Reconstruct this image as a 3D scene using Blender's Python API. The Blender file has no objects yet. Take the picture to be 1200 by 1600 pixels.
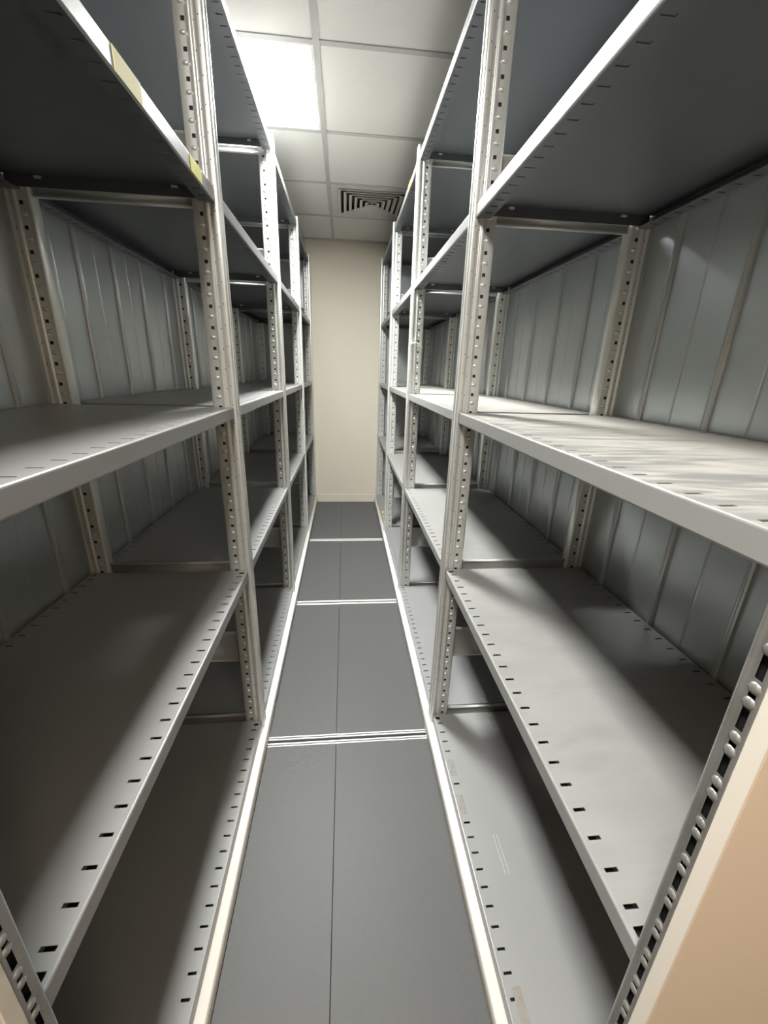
import bpy, bmesh, math, random
from mathutils import Matrix, Vector

# ------------------------------------------------------------------ camera, light, exposure
S = 0.64            # one layout unit (aisle width) in metres
ZF = -2.065         # floor below the eye, layout units
SC = bpy.context.scene
COL = SC.collection
def W(x, y, z): return Vector((x * S, y * S, (z - ZF) * S))

F_PX, PITCH, YAW, ROLL = 637.97, 0.3320, 0.1004, 0.0302
def camera():
    cy, sy = math.cos(YAW), math.sin(YAW); cp, sp = math.cos(PITCH), math.sin(PITCH)
    f0 = Vector((sy, cy, 0)); r0 = Vector((cy, -sy, 0)); u0 = Vector((0, 0, 1))
    fw = cp * f0 - sp * u0; up = sp * f0 + cp * u0
    rt = math.cos(ROLL) * r0 + math.sin(ROLL) * up
    up2 = -math.sin(ROLL) * r0 + math.cos(ROLL) * up
    cam = bpy.data.cameras.new('camera'); o = bpy.data.objects.new('camera', cam); COL.objects.link(o)
    cam.sensor_fit = 'HORIZONTAL'; cam.sensor_width = 36.0; cam.lens = F_PX / 1200 * 36.0
    cam.clip_start = 0.01; cam.clip_end = 50
    m = Matrix((rt, up2, -fw)).transposed().to_4x4(); m.translation = W(0, 0, 0)
    o.matrix_world = m; SC.camera = o
camera()
PANEL_STRENGTH = 88.0        # ceiling light panel in view
DOOR_LIGHT = 16.0            # next ceiling panel, behind the camera, watts
world = bpy.data.worlds.new('world'); SC.world = world; world.use_nodes = True
world.node_tree.nodes['Background'].inputs['Color'].default_value = (0.5, 0.5, 0.5, 1)
world.node_tree.nodes['Background'].inputs['Strength'].default_value = 0.0
SC.view_settings.view_transform = 'Standard'; SC.view_settings.look = 'None'
SC.view_settings.gamma = 1.0; SC.view_settings.use_curve_mapping = False
SC.view_settings.exposure = 1.62
SC.cycles.max_bounces = 12; SC.cycles.diffuse_bounces = 8; SC.cycles.glossy_bounces = 6
SC.cycles.sample_clamp_indirect = 8.0
ROOM_LIGHT = 4.5
def entrance_lamp():                  # the next panel of the same ceiling row, over the aisle entrance behind the eye
    l = bpy.data.lights.new('entrance_lamp', 'AREA'); l.shape = 'RECTANGLE'; l.size = 0.27; l.size_y = 0.54
    l.energy = DOOR_LIGHT; l.color = (1.0, 0.97, 0.92)
    o = bpy.data.objects.new('entrance_lamp', l); COL.objects.link(o); o.location = W(-0.372, -0.16, 1.655)
entrance_lamp()
def room_lamp():                      # warm ceiling lamp of the room behind the eye, right of the aisle
    l = bpy.data.lights.new('room_lamp', 'AREA'); l.shape = 'RECTANGLE'; l.size = 0.58; l.size_y = 0.58
    l.energy = ROOM_LIGHT; l.color = (1.0, 0.84, 0.64)
    o = bpy.data.objects.new('room_lamp', l); COL.objects.link(o); o.location = W(1.5, -2.0, 1.65)
room_lamp()

# ------------------------------------------------------------------ materials
def mat(name, col, rough=0.5, metal=0.0, spec=0.5, noise=0.0, nscale=40, stretch=(1, 1, 1), rnoise=0.0,
        bump=0.0, bscale=200, extra=None, coat=0.0):
    m = bpy.data.materials.new(name); m.use_nodes = True
    nt = m.node_tree; b = nt.nodes['Principled BSDF']
    b.inputs['Base Color'].default_value = (*col, 1); b.inputs['Roughness'].default_value = rough
    b.inputs['Metallic'].default_value = metal; b.inputs['Specular IOR Level'].default_value = spec
    b.inputs['Coat Weight'].default_value = coat
    tc = nt.nodes.new('ShaderNodeTexCoord'); mp = nt.nodes.new('ShaderNodeMapping')
    mp.inputs['Scale'].default_value = stretch
    nt.links.new(tc.outputs['Object'], mp.inputs['Vector'])
    colsock = None
    if noise or rnoise:
        n = nt.nodes.new('ShaderNodeTexNoise'); n.inputs['Scale'].default_value = nscale
        n.inputs['Detail'].default_value = 5; n.inputs['Roughness'].default_value = 0.6
        nt.links.new(mp.outputs['Vector'], n.inputs['Vector'])
        if noise:
            mx = nt.nodes.new('ShaderNodeMix'); mx.data_type = 'RGBA'
            mx.inputs['A'].default_value = (*[c * (1 - noise) for c in col], 1)
            mx.inputs['B'].default_value = (*[min(1, c * (1 + noise)) for c in col], 1)
            nt.links.new(n.outputs['Fac'], mx.inputs['Factor'])
            nt.links.new(mx.outputs['Result'], b.inputs['Base Color']); colsock = mx.outputs['Result']
        if rnoise:
            mr = nt.nodes.new('ShaderNodeMapRange')
            mr.inputs['From Min'].default_value = 0.3; mr.inputs['From Max'].default_value = 0.7
            mr.inputs['To Min'].default_value = rough - rnoise; mr.inputs['To Max'].default_value = rough + rnoise
            nt.links.new(n.outputs['Fac'], mr.inputs['Value']); nt.links.new(mr.outputs['Result'], b.inputs['Roughness'])
    if bump:
        n2 = nt.nodes.new('ShaderNodeTexNoise'); n2.inputs['Scale'].default_value = bscale
        n2.inputs['Detail'].default_value = 3
        nt.links.new(tc.outputs['Object'], n2.inputs['Vector'])
        bp = nt.nodes.new('ShaderNodeBump'); bp.inputs['Strength'].default_value = bump
        bp.inputs['Distance'].default_value = 0.002
        nt.links.new(n2.outputs['Fac'], bp.inputs['Height']); nt.links.new(bp.outputs['Normal'], b.inputs['Normal'])
    if extra: extra(nt, b, tc, colsock)
    return m

def dusty(nt, b, tc, colsock, amount=0.6, col=(0.50, 0.475, 0.43), stretch=(2.2, 5.5, 1), rot=0.35, back=0.0):
    """wiped dust: pale film with smeared clear streaks across the board"""
    mp = nt.nodes.new('ShaderNodeMapping'); mp.inputs['Scale'].default_value = stretch
    mp.inputs['Rotation'].default_value = (0, 0, rot)
    nt.links.new(tc.outputs['Object'], mp.inputs['Vector'])
    n = nt.nodes.new('ShaderNodeTexNoise'); n.inputs['Scale'].default_value = 1.6; n.inputs['Detail'].default_value = 6
    n.inputs['Distortion'].default_value = 1.6; n.inputs['Roughness'].default_value = 0.55
    nt.links.new(mp.outputs['Vector'], n.inputs['Vector'])
    r = nt.nodes.new('ShaderNodeMapRange'); r.inputs['From Min'].default_value = 0.38; r.inputs['From Max'].default_value = 0.62
    r.inputs['To Min'].default_value = 0.0; r.inputs['To Max'].default_value = amount
    so = nt.nodes.new('ShaderNodeSeparateXYZ'); nt.links.new(tc.outputs['Object'], so.inputs['Vector'])
    ma = nt.nodes.new('ShaderNodeMath'); ma.operation = 'MULTIPLY_ADD'      # dust lies thicker at the back of the board
    nt.links.new(so.outputs['X'], ma.inputs[0]); ma.inputs[1].default_value = back; ma.inputs[2].default_value = -0.10 * back
    ad = nt.nodes.new('ShaderNodeMath'); ad.operation = 'ADD'
    nt.links.new(n.outputs['Fac'], ad.inputs[0]); nt.links.new(ma.outputs['Value'], ad.inputs[1])
    nt.links.new(ad.outputs['Value'], r.inputs['Value'])
    sx = nt.nodes.new('ShaderNodeSeparateXYZ'); nt.links.new(tc.outputs['Normal'], sx.inputs['Vector'])
    gt = nt.nodes.new('ShaderNodeMath'); gt.operation = 'GREATER_THAN'; gt.inputs[1].default_value = 0.8
    nt.links.new(sx.outputs['Z'], gt.inputs[0])
    ml = nt.nodes.new('ShaderNodeMath'); ml.operation = 'MULTIPLY'
    nt.links.new(r.outputs['Result'], ml.inputs[0]); nt.links.new(gt.outputs['Value'], ml.inputs[1])
    mx = nt.nodes.new('ShaderNodeMix'); mx.data_type = 'RGBA'
    nt.links.new(ml.outputs['Value'], mx.inputs['Factor'])
    nt.links.new(colsock, mx.inputs['A']); mx.inputs['B'].default_value = (*col, 1)
    nt.links.new(mx.outputs['Result'], b.inputs['Base Color'])
    r2 = nt.nodes.new('ShaderNodeMapRange'); r2.inputs['To Min'].default_value = b.inputs['Roughness'].default_value
    r2.inputs['To Max'].default_value = 0.75
    nt.links.new(ml.outputs['Value'], r2.inputs['Value']); nt.links.new(r2.outputs['Result'], b.inputs['Roughness'])

M = {}
M['shelf'] = mat('grey_painted_steel', (0.30, 0.30, 0.295), 0.38, 0.12, 0.5, noise=0.05, nscale=6, rnoise=0.03)
M['shelf_top'] = M['shelf']
M['shelf_dusty'] = mat('dusty_grey_steel', (0.285, 0.285, 0.275), 0.38, 0.12, 0.5, noise=0.05, nscale=6,
                       extra=lambda nt, b, tc, c: dusty(nt, b, tc, c, 0.92, (0.45, 0.432, 0.395), (3.0, 19, 1), 0.10, 0.55))
M['shelf_film'] = mat('lightly_dusty_grey_steel', (0.285, 0.285, 0.275), 0.38, 0.12, 0.5, noise=0.05, nscale=6,
                      extra=lambda nt, b, tc, c: dusty(nt, b, tc, c, 0.16))
M['under'] = mat('shaded_steel_underside', (0.105, 0.112, 0.120), 0.42, 0.35, 0.5, noise=0.06, nscale=8)  # same steel as the boards, underside shade put into a darker colour
M['top'] = mat('bounce_cutting_dark_steel', (0.065, 0.065, 0.065), 0.8, 0.0, 0.2, noise=0.2, nscale=12)  # unseen top boards darkened to cut light bounced onto the ceiling
M['post'] = mat('galvanised_steel', (0.69, 0.69, 0.655), 0.31, 0.5, 0.5, noise=0.13, nscale=22, stretch=(1, 1, .35), rnoise=0.02)
M['post_worn'] = mat('weathered_galvanised_steel', (0.40, 0.40, 0.38), 0.34, 0.7, 0.5, noise=0.4, nscale=18)
M['back'] = mat('galvanised_sheet', (0.47, 0.495, 0.50), 0.33, 0.65, 0.5, noise=0.10, nscale=4, stretch=(1, 1, .6), bump=0.02, bscale=6)
M['brace'] = mat('galvanised_bar', (0.44, 0.44, 0.42), 0.38, 0.45, 0.5, noise=0.06, nscale=20)
M['dot_white'] = mat('light_dot_white', (0.85, 0.85, 0.85), 0.3, 0.5)  # bright tone for light showing through shelf holes
M['cream'] = mat('cream_paint', (0.76, 0.70, 0.61), 0.42, 0.0, 0.5, bump=0.03, bscale=900)
M['beige'] = mat('warm_lit_cream_paint', (0.72, 0.58, 0.45), 0.45, 0.0, 0.5, bump=0.03, bscale=900)  # panel face: cream paint with the room's warm light put into the colour
M['base'] = mat('white_paint', (0.90, 0.885, 0.84), 0.4, 0.0, 0.5)
M['black'] = mat('black_gap', (0.01, 0.01, 0.01), 0.7)
M['plenum'] = mat('dark_duct', (0.07, 0.065, 0.06), 0.8)
M['alu'] = mat('steel_rail', (0.88, 0.87, 0.85), 0.3, 0.25)
M['sticker'] = mat('faded_yellow_paper', (0.62, 0.58, 0.27), 0.7)
M['sticker_bright'] = mat('yellow_paper', (0.72, 0.66, 0.10), 0.6)
M['tape'] = mat('dirty_tape', (0.25, 0.235, 0.205), 0.5, noise=0.4, nscale=50)
M['scratch'] = mat('scratched_steel', (0.5, 0.5, 0.49), 0.35, 0.3)
M['plastic'] = mat('white_plastic', (0.8, 0.8, 0.78), 0.4)
M['vent'] = mat('vent_paint', (0.62, 0.59, 0.54), 0.5)
M['tee'] = mat('ceiling_tee', (0.46, 0.455, 0.44), 0.5)
M['tile'] = mat('mineral_tile', (0.72, 0.705, 0.67), 0.9, noise=0.03, nscale=120, bump=0.25, bscale=160)
M['floor'] = mat('dark_grey_laminate', (0.093, 0.093, 0.092), 0.52, 0.0, 0.38, noise=0.16, nscale=160, rnoise=0.03)

M['wall'] = mat('cream_wall', (0.62, 0.565, 0.47), 0.75, noise=0.025, nscale=2.2, bump=0.05, bscale=90)
e = bpy.data.materials.new('light_diffuser'); e.use_nodes = True
eb = e.node_tree.nodes['Principled BSDF']
eb.inputs['Base Color'].default_value = (0.9, 0.9, 0.9, 1); eb.inputs['Emission Color'].default_value = (0.98, 1.0, 0.97, 1)
eb.inputs['Emission Strength'].default_value = PANEL_STRENGTH; M['lamp'] = e

# ------------------------------------------------------------------ helpers (all layout units; scaled by S on build)
class MB:
    def __init__(self): self.v = []; self.f = []
    def add(self, vs, fs):
        n = len(self.v); self.v += [tuple(p) for p in vs]; self.f += [tuple(i + n for i in q) for q in fs]; return self
    def box(self, x0, x1, y0, y1, z0, z1):
        return self.add([(x0,y0,z0),(x1,y0,z0),(x1,y1,z0),(x0,y1,z0),(x0,y0,z1),(x1,y0,z1),(x1,y1,z1),(x0,y1,z1)],
                        [(0,3,2,1),(4,5,6,7),(0,1,5,4),(1,2,6,5),(2,3,7,6),(3,0,4,7)])
    def quad(self, a, b, c, d): return self.add([a, b, c, d], [(0, 1, 2, 3)])
    def extrude(self, prof, ts, place, holes=None, closed=False):
        """prof: 2-D points; ts: stations; place(p, t) -> 3-D point; holes(seg, k) -> True leaves the cell open"""
        n = len(prof); vs = [place(p, t) for t in ts for p in prof]; fs = []
        for k in range(len(ts) - 1):
            for s in range(n if closed else n - 1):
                if holes and holes(s, k): continue
                a = k * n + s; b = k * n + (s + 1) % n
                fs.append((a, b, b + n, a + n))
        return self.add(vs, fs)
    def tube(self, pts, r, seg=8):
        pts = [Vector(p) for p in pts]; rings = []
        for i, p in enumerate(pts):
            d = (pts[min(i + 1, len(pts) - 1)] - pts[max(i - 1, 0)]).normalized()
            a = d.orthogonal().normalized(); b = d.cross(a)
            rings.append([p + r * (math.cos(q) * a + math.sin(q) * b) for q in [2 * math.pi * j / seg for j in range(seg)]])
        fs = [(i * seg + j, i * seg + (j + 1) % seg, (i + 1) * seg + (j + 1) % seg, (i + 1) * seg + j)
              for i in range(len(pts) - 1) for j in range(seg)]
        fs += [tuple(range(seg))[::-1], tuple((len(pts) - 1) * seg + j for j in range(seg))]
        return self.add([p for rg in rings for p in rg], fs)
    def mesh(self, name, flip=False, smooth=40, mirror=False, weld=False, flat=0):
        # flat: the first 'flat' faces stay flat-shaded (folded sheet), the rest are smooth (pressed bumps)
        me = bpy.data.meshes.new(name)
        mx = -1 if mirror else 1
        fs = [q[::-1] for q in self.f] if mirror != flip else self.f
        me.from_pydata([(mx * p[0] * S, p[1] * S, p[2] * S) for p in self.v], [], fs)
        if weld:
            bm = bmesh.new(); bm.from_mesh(me); bmesh.ops.remove_doubles(bm, verts=bm.verts, dist=1e-5); bm.to_mesh(me); bm.free()
        if smooth:
            me.polygons.foreach_set('use_smooth', [i >= flat for i in range(len(me.polygons))]); me.set_sharp_from_angle(angle=math.radians(smooth))
        me.update(); return me

def link(name, me, m, parent=None, loc=(0, 0, 0), solid=0.0, bevel=0.0, kind=None, inner=None):
    o = bpy.data.objects.new(name, me); COL.objects.link(o)
    if m and not me.materials: me.materials.append(M[m])
    if parent: o.parent = parent
    o.location = [c * S for c in loc]
    if solid:
        md = o.modifiers.new('sheet', 'SOLIDIFY'); md.thickness = solid; md.offset = -1
        if inner:
            if len(me.materials) < 2: me.materials.append(M[inner])
            md.material_offset = 1
    if bevel:
        md = o.modifiers.new('bevel', 'BEVEL'); md.width = bevel; md.segments = 2; md.limit_method = 'ANGLE'
    if kind: o['kind'] = kind
    return o
def struct(name, mb, m, bevel=0.0, smooth=0):
    # structural meshes are built in eye-relative layout coordinates
    return link(name, mb.mesh(name, smooth=smooth), m, None, (0, 0, -ZF), bevel=bevel, kind='structure')
def thing(name, label, cat, loc, group=None):
    o = bpy.data.objects.new(name, None); COL.objects.link(o); o.empty_display_size = 0.1
    o.location = W(*loc); o['label'] = label; o['category'] = cat
    if group: o['group'] = group
    return o

# ------------------------------------------------------------------ room shell
CEIL = 1.66; YW = 6.485; X0, X1, Y0 = -2.6, 2.6, -3.2
TX = -0.150; TY = 2.925; TP = 0.882            # tee grid origin and pitch
RAILS = [0.33, 1.861, 3.372, 4.872]
LIGHT_W = 0.441; LIGHT_CELL = (-1, 0); VENT_CELL = (0, 2)
def ceiling():
    mb = MB(); tee = MB()
    for i in range(-3, 4):
        for j in range(-7, 5):
            if (i, j) in (LIGHT_CELL, VENT_CELL): continue
            x0, y0 = TX + i * TP, TY + j * TP
            a, b = max(x0, X0), min(x0 + TP, X1); c, d = max(y0, Y0), min(y0 + TP, YW)
            if b - a < 0.01 or d - c < 0.01: continue
            g = 0.014
            mb.box(a + g, b - g, c + g, d - g, CEIL + 0.006, CEIL + 0.03)
    w = 0.018
    for i in range(-2, 4):
        x = TX + i * TP
        tee.box(x - w, x + w, Y0, YW, CEIL, CEIL + 0.012)
    for j in range(-6, 5):
        y = TY + j * TP
        for i in range(-3, 4):
            a, b = max(TX + i * TP + w, X0), min(TX + (i + 1) * TP - w, X1)
            if b - a > 0.05: tee.box(a, b, y - w, y + w, CEIL, CEIL + 0.012)
    a, c = TX - TP, TY                             # filler tile beside the narrow light panel
    mb.box(a + .014, TX - LIGHT_W - .014, c + .014, c + TP - .014, CEIL + 0.006, CEIL + 0.03)
    tee.box(TX - LIGHT_W - w, TX - LIGHT_W + w, c + w, c + TP - w, CEIL, CEIL + 0.012)
    tee.box(X0, X1, YW - 0.03, YW, CEIL - 0.002, CEIL + 0.012)
    struct('ceiling', mb, 'tile', smooth=0)
    struct('trim_1', tee, 'tee', smooth=0)
    slab = MB().box(X0, X1, Y0, YW, CEIL + 0.25, CEIL + 0.3); struct('ceiling.001', slab, 'tile')
ceiling()
struct('wall_back', MB().box(X0 - .1, X1 + .1, YW, YW + 0.15, ZF - .05, CEIL + .3), 'wall')
struct('baseboard_back', MB().box(X0, X1, YW - .010, YW, ZF, ZF + .132), 'wall', bevel=0.002)
struct('wall_left', MB().box(X0 - .15, X0, Y0, YW, ZF - .05, CEIL + .3), 'wall')
struct('wall_right', MB().box(X1, X1 + .15, Y0, YW, ZF - .05, CEIL + .3), 'wall')
struct('wall_front', MB().box(X0 - .1, X1 + .1, Y0 - .15, Y0, ZF - .05, CEIL + .3), 'wall')
struct('floor', MB().box(X0, X1, Y0, YW, ZF - 0.06, ZF - 0.03), 'black')
def floor_boards():
    mb = MB(); hw = 0.034
    edges = [Y0] + RAILS + [YW - 0.022]
    xs = [X0, -1.926, -0.991, -0.056, 0.879, 1.814, X1]
    for k in range(len(edges) - 1):
        a = edges[k] + (hw if k else 0); b = edges[k + 1] - (hw if k < len(edges) - 2 else 0)
        for i in range(len(xs) - 1):
            mb.box(xs[i] + 0.0012, xs[i + 1] - 0.0012, a, b, ZF - 0.03, ZF)
    struct('floor.001', mb, 'floor', bevel=0.0006)
floor_boards()
RL = ['steel floor rail crossing the aisle nearest the camera edge', 'steel floor rail across the aisle between nearest and second bays',
      'thin steel floor rail across the aisle between second and third bays', 'farthest thin steel floor rail across the aisle before the end wall']
for k, y in enumerate(RAILS):
    if k == 0: continue
    t = thing('floor_rail', RL[k], 'floor rail', (0, y, ZF), 'steel rails set into the floor')
    mb = MB(); mb2 = MB()
    for s in (-1, 1):
        mb.box(X0, X1, *sorted((s * 0.034, s * 0.026)), -0.028, 0.002)
        mb.box(X0, X1, *sorted((s * 0.019, s * 0.010)), -0.028, 0.002)
    mb2.box(X0, X1, -0.030, 0.030, -0.03, -0.0035)
    link('rail_flange', mb.mesh('rail_flange', smooth=0), 'alu', t, bevel=0.0006)
    link('rail_channel', mb2.mesh('rail_channel', smooth=0), 'black', t)

# ------------------------------------------------------------------ light panel and vent in the ceiling grid
def light_panel():
    x0, y0 = TX - LIGHT_W, TY
    t = thing('ceiling_light', 'bright white rectangular light panel set in the tiled ceiling', 'light', (x0 + LIGHT_W / 2, y0 + TP / 2, CEIL))
    g, h = LIGHT_W / 2 - 0.019, TP / 2 - 0.019; b = 0.016
    fr = MB()
    for a in ((-g, g, -h, -h + b), (-g, g, h - b, h), (-g, -g + b, -h + b, h - b), (g - b, g, -h + b, h - b)): fr.box(*a, 0.0, 0.03)
    link('frame', fr.mesh('light_frame', smooth=0), 'plastic', t)
    link('diffuser', MB().box(-g + b, g - b, -h + b, h - b, 0.004, 0.02).mesh('light_diffuser', smooth=0), 'lamp', t)
light_panel()
def vent():
    x0, y0 = TX, TY + 2 * TP
    t = thing('ceiling_vent', 'square louvred air vent in the ceiling near the end wall', 'vent', (x0 + TP / 2, y0 + TP / 2, CEIL))
    h = TP / 2 - 0.019
    def ring(a, za, b, zb):
        mb = MB(); q = [(-1, -1), (1, -1), (1, 1), (-1, 1)]
        mb.add([(sx * a, sy * a, za) for sx, sy in q] + [(sx * b, sy * b, zb) for sx, sy in q],
               [(i, (i + 1) % 4, 4 + (i + 1) % 4, 4 + i) for i in range(4)])
        return mb
    fr = MB(); f = h - 0.075
    for a in ((-h, h, -h, -f), (-h, h, f, h), (-h, -f, -f, f), (f, h, -f, f)): fr.box(*a, 0.0, 0.012)
    link('frame', fr.mesh('vent_frame', smooth=0), 'vent', t, bevel=0.001)
    for k in range(6):
        a = f - 0.012 - k * 0.056
        mb = ring(a, -0.004, a - 0.010, 0.012)
        q = [(-1, -1), (1, -1), (1, 1), (-1, 1)]; n0 = len(mb.v)
        mb.add([(sx * (a + .018), sy * (a + .018), -0.008) for sx, sy in q], [])
        mb.f += [(n0 + i, n0 + (i + 1) % 4, (i + 1) % 4, i) for i in range(4)]
        link('vane', mb.mesh('vent_vane', smooth=0), 'vent', t, solid=0.003)
    c = f - 0.012 - 6 * 0.056 + 0.012
    link('centre_plate', MB().box(-c, c, -c, c, 0.004, 0.012).mesh('vent_plate', smooth=0), 'vent', t, bevel=0.001)
    bk = MB(); bk.box(-h, h, -h, h, 0.11, 0.12)
    for a in ((-h, h, -h, -h + .01), (-h, h, h - .01, h), (-h, -h + .01, -h, h), (h - .01, h, -h, h)): bk.box(*a, 0.012, 0.12)
    link('plenum', bk.mesh('vent_plenum', smooth=0), 'plenum', t)
vent()

# ------------------------------------------------------------------ shelving meshes (x inward from the shelf front, y along the aisle, z up)
Z = [-1.9229, -0.9606, -0.1683, 0.6312, 1.4240]
PT = 0.066                       # upright thickness between two bays
PITCH_H = 0.0793
DEPTH = 0.736; BACK = 0.747
Z_BOT, Z_TOP = -1.9725, 1.462
LIP = {}
def shelf_mesh(L, mirror, upper=False):
    c = [(.060,-.045),(.060,-.049),(.044,-.049),(.0155,-.049),(.005,-.049),(.0015,-.0475),(0,-.044),(0,-.005),(.0006,-.0025),(.0025,-.0006),(.005,0),
         (.0125,0),(.0155,0),(.036,0),(.044,0)]
    n = len(c)
    prof = c + [(DEPTH - x, z) for x, z in reversed(c)]
    npf = len(prof)
    ch = [(0.018, 0.034)]                         # corner key holes, then the slot row
    m = 23; p = (L - 0.126) / (m - 1); w = 0.0042
    ts = [0.0, 0.018, 0.034]; slot = {}
    rows = [(0.018, 0.034, 'c')] + [(0.063 + k * p - w, 0.063 + k * p + w, 's') for k in range(m)] + [(L - 0.034, L - 0.018, 'c')]
    ts = [0.0]; kind = {}
    for a, b, q in rows:
        ts += [a, b]; kind[len(ts) - 2] = q
    ts.append(L)
    top_s = {12, 13}; top_c = {11, 12}; lip_s = {2}
    def mir(s): return {npf - 2 - i for i in s}
    hs = top_s | lip_s | mir(lip_s) | (set() if upper else mir(top_s)); hc = top_c | (set() if upper else mir(top_c))
    def hole(s, k): return (kind.get(k) == 's' and s in hs) or (kind.get(k) == 'c' and s in hc)
    mb = MB().extrude(prof, ts, lambda q, t: (q[0], t, q[1]), hole)
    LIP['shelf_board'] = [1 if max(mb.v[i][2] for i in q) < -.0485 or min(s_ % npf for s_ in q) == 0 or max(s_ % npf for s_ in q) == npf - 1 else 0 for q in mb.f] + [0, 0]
    for y, fl in ((0.0, 1), (L, 0)):               # turned-down end flanges
        a, b = 0.012, DEPTH - 0.012
        q = [(a, y, -0.0002), (b, y, -0.0002), (b, y, -0.040), (a, y, -0.040)]
        mb.add(q if fl else q[::-1], [(3, 2, 1, 0)])
    return mb.mesh('shelf_board', flip=False, mirror=mirror, smooth=0)

def dimple(mb, x, y, z, sy, rx=.0125, rz=.0080, d=.0060):
    """half-sheared embossed bump on a post face; sy = outward direction along y"""
    n, r = 8, 3; vs = []; fs = []
    for j in range(r):
        q = j / r
        for i in range(n):
            a = 2 * math.pi * i / n
            k = math.cos(q * math.pi / 2)
            vs.append((x + rx * k * math.cos(a), y + sy * d * math.sin(q * math.pi / 2), z + rz * k * math.sin(a)))
    vs.append((x, y + sy * d, z + rz * .1)); 
    for j in range(r - 1):
        for i in range(n): fs.append((j*n+i, j*n+(i+1)%n, (j+1)*n+(i+1)%n, (j+1)*n+i))
    for i in range(n): fs.append(((r-1)*n+i, (r-1)*n+(i+1)%n, r*n))
    if sy > 0: fs = [q[::-1] for q in fs]
    mb.add(vs, fs)

def post_mesh(mirror, rear=False):
    half = [(-.007,.033),(-.007,.0285),(-.013,.0265),(-.013,.0065),(-.0115,.002),(-.008,0),(.0018,0),(.0050,0),(.0125,0),
            (.0165,.0055),(.0195,.0055),(.0225,.0055),(.0255,.0055),(.0285,.001),(.031,0),(.038,0),(.0405,.001),(.0435,.006),
            (.0495,.006),(.0625,.006),(.082,.006),(.087,.008),(.0895,.013)]
    n = len(half)
    prof = half + [(x, PT - y) for x, y in reversed(half)]
    npf = len(prof)
    zs = [Z_BOT]; sq = set(); a_h = set(); g_h = set()
    k = -25
    while True:
        zc = Z[2] + k * PITCH_H
        k += 1
        if zc < Z_BOT + 0.03: continue
        if zc > Z_TOP - 0.03: break
        b = len(zs)
        zs += [zc - .0065, zc - .004, zc + .001, zc + .0065, zc + .0085, zc + .0125]
        sq |= {b, b + 1, b + 2}; g_h.add(b + 1); a_h.add(b + 4)
    zs.append(Z_TOP)
    def mir(i): return npf - 2 - i
    H = {18: sq, mir(18): sq, 6: a_h, mir(6): a_h, 10: g_h, mir(10): g_h}
    sgn = -1 if rear else 1
    def place(q, t): return (q[0] if not rear else BACK - q[0], q[1], t)
    mb = MB().extrude(prof, zs, place, lambda s, kk: s in H and kk in H[s], closed=True)
    web = [place((x, PT / 2), t) for t in (Z_BOT, Z_TOP) for x in (-.006, .0895)]
    mb.add(web, [(0, 1, 3, 2)])
    for y in (.0095, PT - .0095):                            # black backing sheets, painted shade for the inside of the post
        mb.add([place((x, y), t) for t in (Z_BOT, Z_TOP) for x in (.012, .075)], [(0, 1, 3, 2)])
    core = {len(mb.f) - 1, len(mb.f) - 2, len(mb.f) - 3}
    bi = MB()
    k = -25
    while True:
        zc = Z[2] + k * PITCH_H + PITCH_H * .54; k += 1
        if zc < Z_BOT + 0.02: continue
        if zc > Z_TOP - 0.02: break
        for y, sy in ((.006, -1), (PT - .006, 1)):
            dimple(bi, place((.0585, 0), 0)[0], y, zc, sy)
    if rear:
        mb.f = [q[::-1] for q in mb.f]
    nf = len(mb.f)
    mb.add(bi.v, bi.f)
    me = mb.mesh('upright_post', mirror=mirror, smooth=180, flat=nf)
    me.materials.append(M['post']); me.materials.append(M['black'])
    for i in core: me.polygons[i].material_index = 1
    return me

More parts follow.
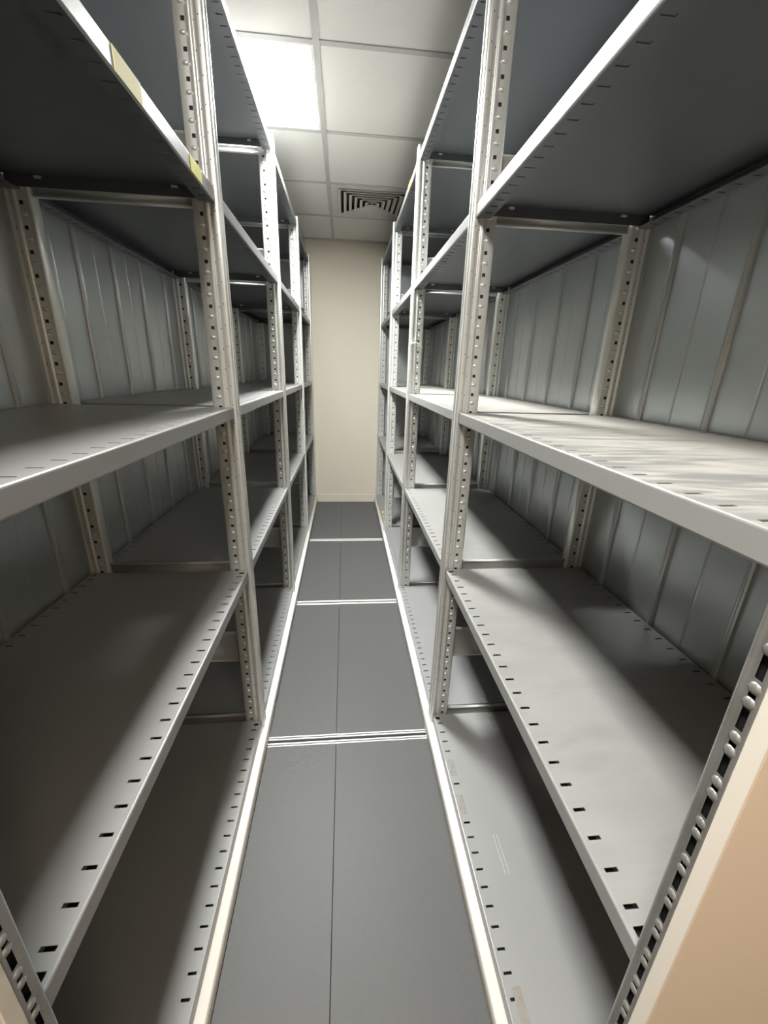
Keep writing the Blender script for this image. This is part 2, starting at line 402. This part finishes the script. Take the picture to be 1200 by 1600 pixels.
def end_post_mesh(mirror):
    """half-width end upright: long slots and sheared bumps in the face towards the aisle, y 0..0.034"""
    T = 0.034
    prof = [(.0895, 0), (.0, 0), (-.011, 0), (-.013, .002), (-.013, .0075), (-.013, .0175), (-.013, .0235), (-.015, .0265), (-.0155, .0295), (-.0135, .033), (-.009, T),
            (.0125, T), (.0165, T - .0055), (.0255, T - .0055), (.031, T), (.0385, T), (.0435, T - .006), (.0495, T - .006), (.0625, T - .006), (.087, T - .006), (.0895, T - .010)]
    zs = [Z_BOT]; A = set(); B = set(); C = set()
    k = -25; cs = []
    while True:
        zc = Z[2] + k * PITCH_H; k += 1
        if zc < Z_BOT + 0.04: continue
        if zc > Z_TOP - 0.04: break
        b = len(zs)
        zs += [zc - .017, zc - .0065, zc + .0065, zc + .017, zc + .0345, zc + .0405]
        A |= {b, b + 1, b + 2}; B.add(b + 1); C.add(b + 4); cs.append(zc)
    zs.append(Z_TOP)
    mb = MB().extrude(prof, zs, lambda q, t: (q[0], q[1], t), lambda s, kk: (s == 4 and (kk in A or kk in C)) or (s == 17 and kk in B), closed=True)
    nf = len(mb.f) + 1
    mb.add([(-.004, .001, Z_BOT), (-.004, T - .002, Z_BOT), (-.004, T - .002, Z_TOP), (-.004, .001, Z_TOP)], [(0, 1, 2, 3)])  # black backing sheet, painted shade behind the slots
    for zc in cs:
        for s in (-1, 1):
            bz = zc + .0375 + s * .0115
            n, r = 8, 3; vs = []; fs = []
            for j in range(r):
                q = j / r
                for i in range(n):
                    a = 2 * math.pi * i / n; kx = math.cos(q * math.pi / 2)
                    vs.append((-.013 - .0035 * math.sin(q * math.pi / 2), .0125 + .0085 * kx * math.cos(a), bz + .0085 * kx * math.sin(a)))
            vs.append((-.0165, .0125, bz))
            for j in range(r - 1):
                for i in range(n): fs.append((j*n+i, (j+1)*n+i, (j+1)*n+(i+1)%n, j*n+(i+1)%n))
            for i in range(n): fs.append(((r-1)*n+i, r*n, (r-1)*n+(i+1)%n))
            mb.add(vs, fs)
    me = mb.mesh('end_upright_post', mirror=mirror, smooth=180, flat=nf)
    me.materials.append(M['post_worn']); me.materials.append(M['black']); me.polygons[nf - 1].material_index = 1
    return me

def back_mesh(L, mirror):
    pts = [(0.0, -.014), (0.0, 0.0)]
    def rib(c, w, h): pts.extend([(c - w * math.cos(a), -h * math.sin(a) * (0.8 if k == 4 else 1.0))
                                  for k, a in enumerate(math.pi * j / 8 for j in range(9))])
    offs = [.33, .65, .97, 1.31]
    cr = [.165, .49, .81, 1.14]
    for a, b in zip(cr, offs):
        pts.extend([(a - .006, 0), (a, -.0022), (a + .006, 0)])
        if b < L - .03: rib(b, .013, .015)
    pts.extend([(L, 0.0), (L, -.014)])
    mb = MB().extrude(pts, [Z_BOT + .02, Z_TOP - .02], lambda q, t: (BACK + .004 + q[1], q[0], t))
    return mb.mesh('back_panel', mirror=mirror, smooth=0)

def brace_mesh(z0, z1, mirror, lip=.010):
    """channel section crossbar between the front and rear upright of one frame, centred in the frame"""
    y = PT / 2
    prof = [(y + lip, z1 - .006), (y + lip, z1), (y - lip, z1), (y - lip, z1 - .006), (y - .004, z1 - .010), (y - .004, z0 + .010), (y - lip, z0 + .006), (y - lip, z0), (y + lip, z0), (y + lip, z0 + .006)]
    mb = MB().extrude(prof, [.0895, BACK - .0895], lambda q, t: (t, q[0], q[1]))
    return mb.mesh('cross_brace', mirror=mirror, smooth=30)

CACHE = {}
def cached(key, fn):
    if key not in CACHE: CACHE[key] = fn()
    return CACHE[key]

# y start and length of the four bays on each side
BAYS = [(0.4045, 1.4813), (1.9525, 1.4675), (3.4865, 1.4745), (5.028, 1.378)]
SIDES = {'left': (-0.4837, True, 0.0), 'right': (0.5163, False, -0.0212)}
WHICH = ['nearest bay', 'second bay', 'third bay', 'farthest bay']
DESC = {
 ('left', 0): 'nearest bay of grey steel shelving left of the aisle, empty shaded shelves',
 ('left', 1): 'second bay from the front of grey steel shelving left of the aisle',
 ('left', 2): 'third bay from the front of grey steel shelving left of the aisle',
 ('left', 3): 'farthest grey steel shelving bay left of the aisle, against the cream end wall',
 ('right', 0): 'nearest bay of grey steel shelving right of the aisle, dusty eye-level shelf',
 ('right', 1): 'second bay from the front of grey steel shelving right of the aisle',
 ('right', 2): 'third bay from the front of grey steel shelving right of the aisle',
 ('right', 3): 'farthest grey steel shelving bay right of the aisle, against the cream end wall'}
BRACES = [(-1.965, -1.902), (-1.525, -1.345), (-.998, -.926), (.570, .602), (.625, .803), (1.358, 1.394)]
def frame(t, mir, y0, side):
    ms = -1 if mir else 1
    for rear in (False, True):
        me = cached(('post', mir, rear), lambda: post_mesh(mir, rear))
        link('upright_post', me, 'post', t, (0, y0, 0))
    for z0, z1 in BRACES:
        me = cached(('brace', z0, mir), lambda: brace_mesh(z0, z1, mir))
        link('cross_brace', me, 'brace', t, (0, y0, 0), solid=0.0015)

def bay(side, i):
    xf, mir, dy = SIDES[side]; y0, L = BAYS[i]; ms = -1 if mir else 1
    base = ZF
    t = thing('shelving_bay', DESC[(side, i)], 'shelving', (xf, y0 + dy, 0), f'shelving bays on the {side} of the aisle')
    t.location = Vector((xf * S, (y0 + dy) * S, 0.0))
    off = -ZF                                     # children use eye-relative z, lifted by off
    g = 0.002
    kids = []
    for k, z in enumerate(Z):
        dusty_ = side == 'right' and k == 2
        film = side == 'right' and k == 1
        mk = 'shelf_dusty' if dusty_ else ('shelf_film' if film else 'shelf')
        if k == 4: mk = 'shelf_top'
        up = k >= 3
        base_me = cached(('shelf', round(L, 4), mir, up), lambda: shelf_mesh(L - 2 * g, mir, up))
        me = cached(('shelf', round(L, 4), mir, up, mk), lambda: base_me.copy())
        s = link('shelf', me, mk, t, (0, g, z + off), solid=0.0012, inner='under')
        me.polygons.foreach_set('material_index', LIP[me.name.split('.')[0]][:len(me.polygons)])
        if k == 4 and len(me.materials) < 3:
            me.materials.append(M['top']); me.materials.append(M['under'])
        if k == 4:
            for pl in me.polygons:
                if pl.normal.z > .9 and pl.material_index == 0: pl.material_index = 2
        if dusty_: s['label'] = 'shelf with wiped streaks of pale dust'
        for x in (.140, .610):  # bright tabs stand in for light seen through holes at the shelf end
            cm = cached(('light_tab', mir, x, round(L, 4)), lambda: MB().box(x - .011, x + .011, L - .012, L - .0055, -.014, -.006).mesh('light_dot_tab', mirror=mir, smooth=0))
            link('light_dot_tab', cm, 'dot_white', s)
        kids.append(s)
    b = link('back_panel', cached(('back', round(L, 4), mir), lambda: back_mesh(L, mir)), 'back', t, (0, 0, off), solid=0.0012)
    n0 = len(t.children)
    ex = []
    for rear in (False, True):
        me = cached(('post', mir, rear), lambda: post_mesh(mir, rear))
        ex.append(link('upright_post', me, 'post', t, (0, L, off)))
    for z0, z1 in BRACES:
        me = cached(('brace', z0, mir), lambda: brace_mesh(z0, z1, mir))
        link('cross_brace', me, 'brace', t, (0, L, off), solid=0.0015)
    if i == 3:
        sp = MB().box(.004, BACK, L + PT + .0005, L + PT + .003, Z_BOT + .02, Z_TOP - .02)
        for x in (.25, .5): sp.box(x - .008, x + .008, L + PT - .006, L + PT + .0005, Z_BOT + .02, Z_TOP - .02)
        link('side_panel', sp.mesh('side_panel', mirror=mir, smooth=0), 'back', t, (0, 0, off))
    if i == 0:
        me = end_post_mesh(mir); link('upright_post', me, 'post', t, (0, -0.034, off))['label'] = 'slotted end upright beside the cream end panel'
        me = cached(('post', mir, True), lambda: post_mesh(mir, True))
        link('upright_post', me, 'post', t, (0, -PT + .002, off)) if False else None
    return t, kids, ex

BAY = {}
for side in ('left', 'right'):
    for i in range(4): BAY[(side, i)] = bay(side, i)

# paper labels stuck on shelf fronts (x outward is towards the aisle)
def sticker(side, i, k, y0, y1, z0, z1, m):
    xf, mir, dy = SIDES[side]; s = BAY[(side, i)][1][k]; yb = BAYS[i][0] + dy + .002
    mb = MB().box(-.0014, -.0002, y0 - yb, y1 - yb, z0 - Z[k], z1 - Z[k])
    o = link('paper_label', mb.mesh('paper_label', mirror=mir, smooth=0), m, s)
    o['label'] = 'blank yellow paper label' if m == 'sticker_bright' else 'faded pale yellow paper label'
sticker('left', 0, 3, 1.172, 1.300, .585, .630, 'sticker')
sticker('left', 0, 3, 1.630, 1.735, .584, .628, 'sticker_bright')
sticker('right', 2, 4, 3.82, 3.93, 1.378, 1.421, 'sticker_bright')

def top_patch(name, side, i, k, x0, x1, y0, y1, m, label=None, h=.0008):
    xf, mir, dy = SIDES[side]; s = BAY[(side, i)][1][k]; yb = BAYS[i][0] + dy + .002
    mb = MB().box(x0 - .5163, x1 - .5163, y0 - yb, y1 - yb, .0001, h)
    o = link(name, mb.mesh(name, mirror=mir, smooth=0), m, s)
    if label: o['label'] = label
top_patch('paper_label', 'right', 3, 0, .528, .556, 5.33, 5.40, 'sticker_bright', 'small yellow paper label')
top_patch('paper_label', 'right', 3, 0, .528, .556, 5.50, 5.60, 'sticker_bright', 'small yellow paper label')
top_patch('tape_remnant', 'right', 0, 0, .534, .562, 1.475, 1.565, 'tape', 'dirty strip of old tape')
top_patch('tape_remnant', 'right', 0, 0, .533, .560, 1.285, 1.375, 'tape', 'dirty strip of old tape')
top_patch('tape_remnant', 'right', 0, 0, .546, .576, .585, .722, 'tape', 'dirty strip of old tape')
top_patch('scratch', 'right', 0, 0, .646, .6485, 1.036, 1.188, 'scratch', 'pale scratch')
top_patch('scratch', 'right', 0, 0, .662, .6645, 1.036, 1.188, 'scratch', 'pale scratch')
def cable_tie():
    t = BAY[('right', 1)][0]; L = BAYS[1][1]
    c = [(-.016, .045, .0), (-.017, .02, .004), (-.012, -.004, .012), (.03, -.005, .030), (.06, -.004, .018), (.092, .004, -.006), (.094, .03, -.012)]
    mb = MB().tube([(x, L + y, .19 + z - ZF) for x, y, z in c], .0024)
    mb.tube([(-.012, L - .004, .202 - ZF), (.0, L - .018, .225 - ZF), (.018, L - .024, .240 - ZF), (.03, L - .02, .246 - ZF)], .0018)
    link('cable_tie', mb.mesh('cable_tie'), 'plastic', t)
cable_tie()

# ------------------------------------------------------------------ mobile carriage bases and end panels
YC = BAYS[0][0] - 0.033
def carriage(side, label):
    xf, mir, dy = SIDES[side]; xin = -.448 if mir else .480
    d = abs(xin - xf)
    t = thing('carriage_base', label, 'shelving base', (xf, YC + dy, ZF)); t.location.z = 0
    y1 = YW - YC - dy - .03; top = -1.974 - ZF; bot = 0.016
    mb = MB()
    prof = [(.07, top - .004), (.07, top), (-d + .003, top), (-d, top - .003), (-d, bot), (-d + .012, bot)]
    mb.extrude(prof, [0.0, y1], lambda q, t_: (q[0], t_, q[1]))
    link('front_rail', mb.mesh('front_rail', mirror=mir, smooth=30, flip=True), 'base', t, solid=0.0015)
    mb = MB().box(BACK - .06, BACK + .02, 0.0, y1, bot, top)
    for y in (0.03, 1.5, 3.0, 4.5, y1 - .07): mb.box(.0, BACK - .06, y, y + .05, bot + .02, top - .004)
    link('chassis', mb.mesh('chassis', mirror=mir, smooth=0), 'base', t)
    for yr in RAILS[1:]:
        for x in (.02, BACK - .1):
            w = MB()
            n = 20; r = .034; yc = yr - YC - dy
            for j in range(n):
                pass
            ring = [(math.cos(2*math.pi*j/n) * r, math.sin(2*math.pi*j/n) * r) for j in range(n)]
            w.extrude(ring, [yc - .007, yc + .007], lambda q, t_: (x + .04 + q[0], t_, .0365 + q[1]), closed=True)
            w.add([(x + .04 + q[0], yy, .0365 + q[1]) for yy in (yc - .007, yc + .007) for q in ring], [tuple(range(n)), tuple(range(n, 2*n))[::-1]])
            link('wheel', w.mesh('wheel', mirror=mir), 'brace', t)
carriage('left', 'white carriage base under the left shelving, long pale strip along the floor')
carriage('right', 'white carriage base under the right shelving, long pale strip along the floor')
def end_panel(side, label):
    xf, mir, dy = SIDES[side]; y1 = BAYS[0][0] + dy - 0.034
    t = thing('end_panel', label, 'panel', (xf, y1 - .024, ZF))
    mb = MB().box(-.0115, BACK + .02, 0.0, .0235, 0.02, 3.50)
    link('panel_board', mb.mesh('panel_board', mirror=mir, smooth=0), 'beige', t, bevel=0.001)
    mb = MB().box(-.0145, -.0115, 0.0, .0235, 0.02, 3.50)
    link('edge_trim', mb.mesh('edge_trim', mirror=mir, smooth=0), 'cream', t, bevel=0.0008)['label'] = 'white edge trim'
end_panel('left', 'cream end panel at the lower left corner, closing the left shelving')
end_panel('right', 'cream end panel at the lower right corner, closing the right shelving')
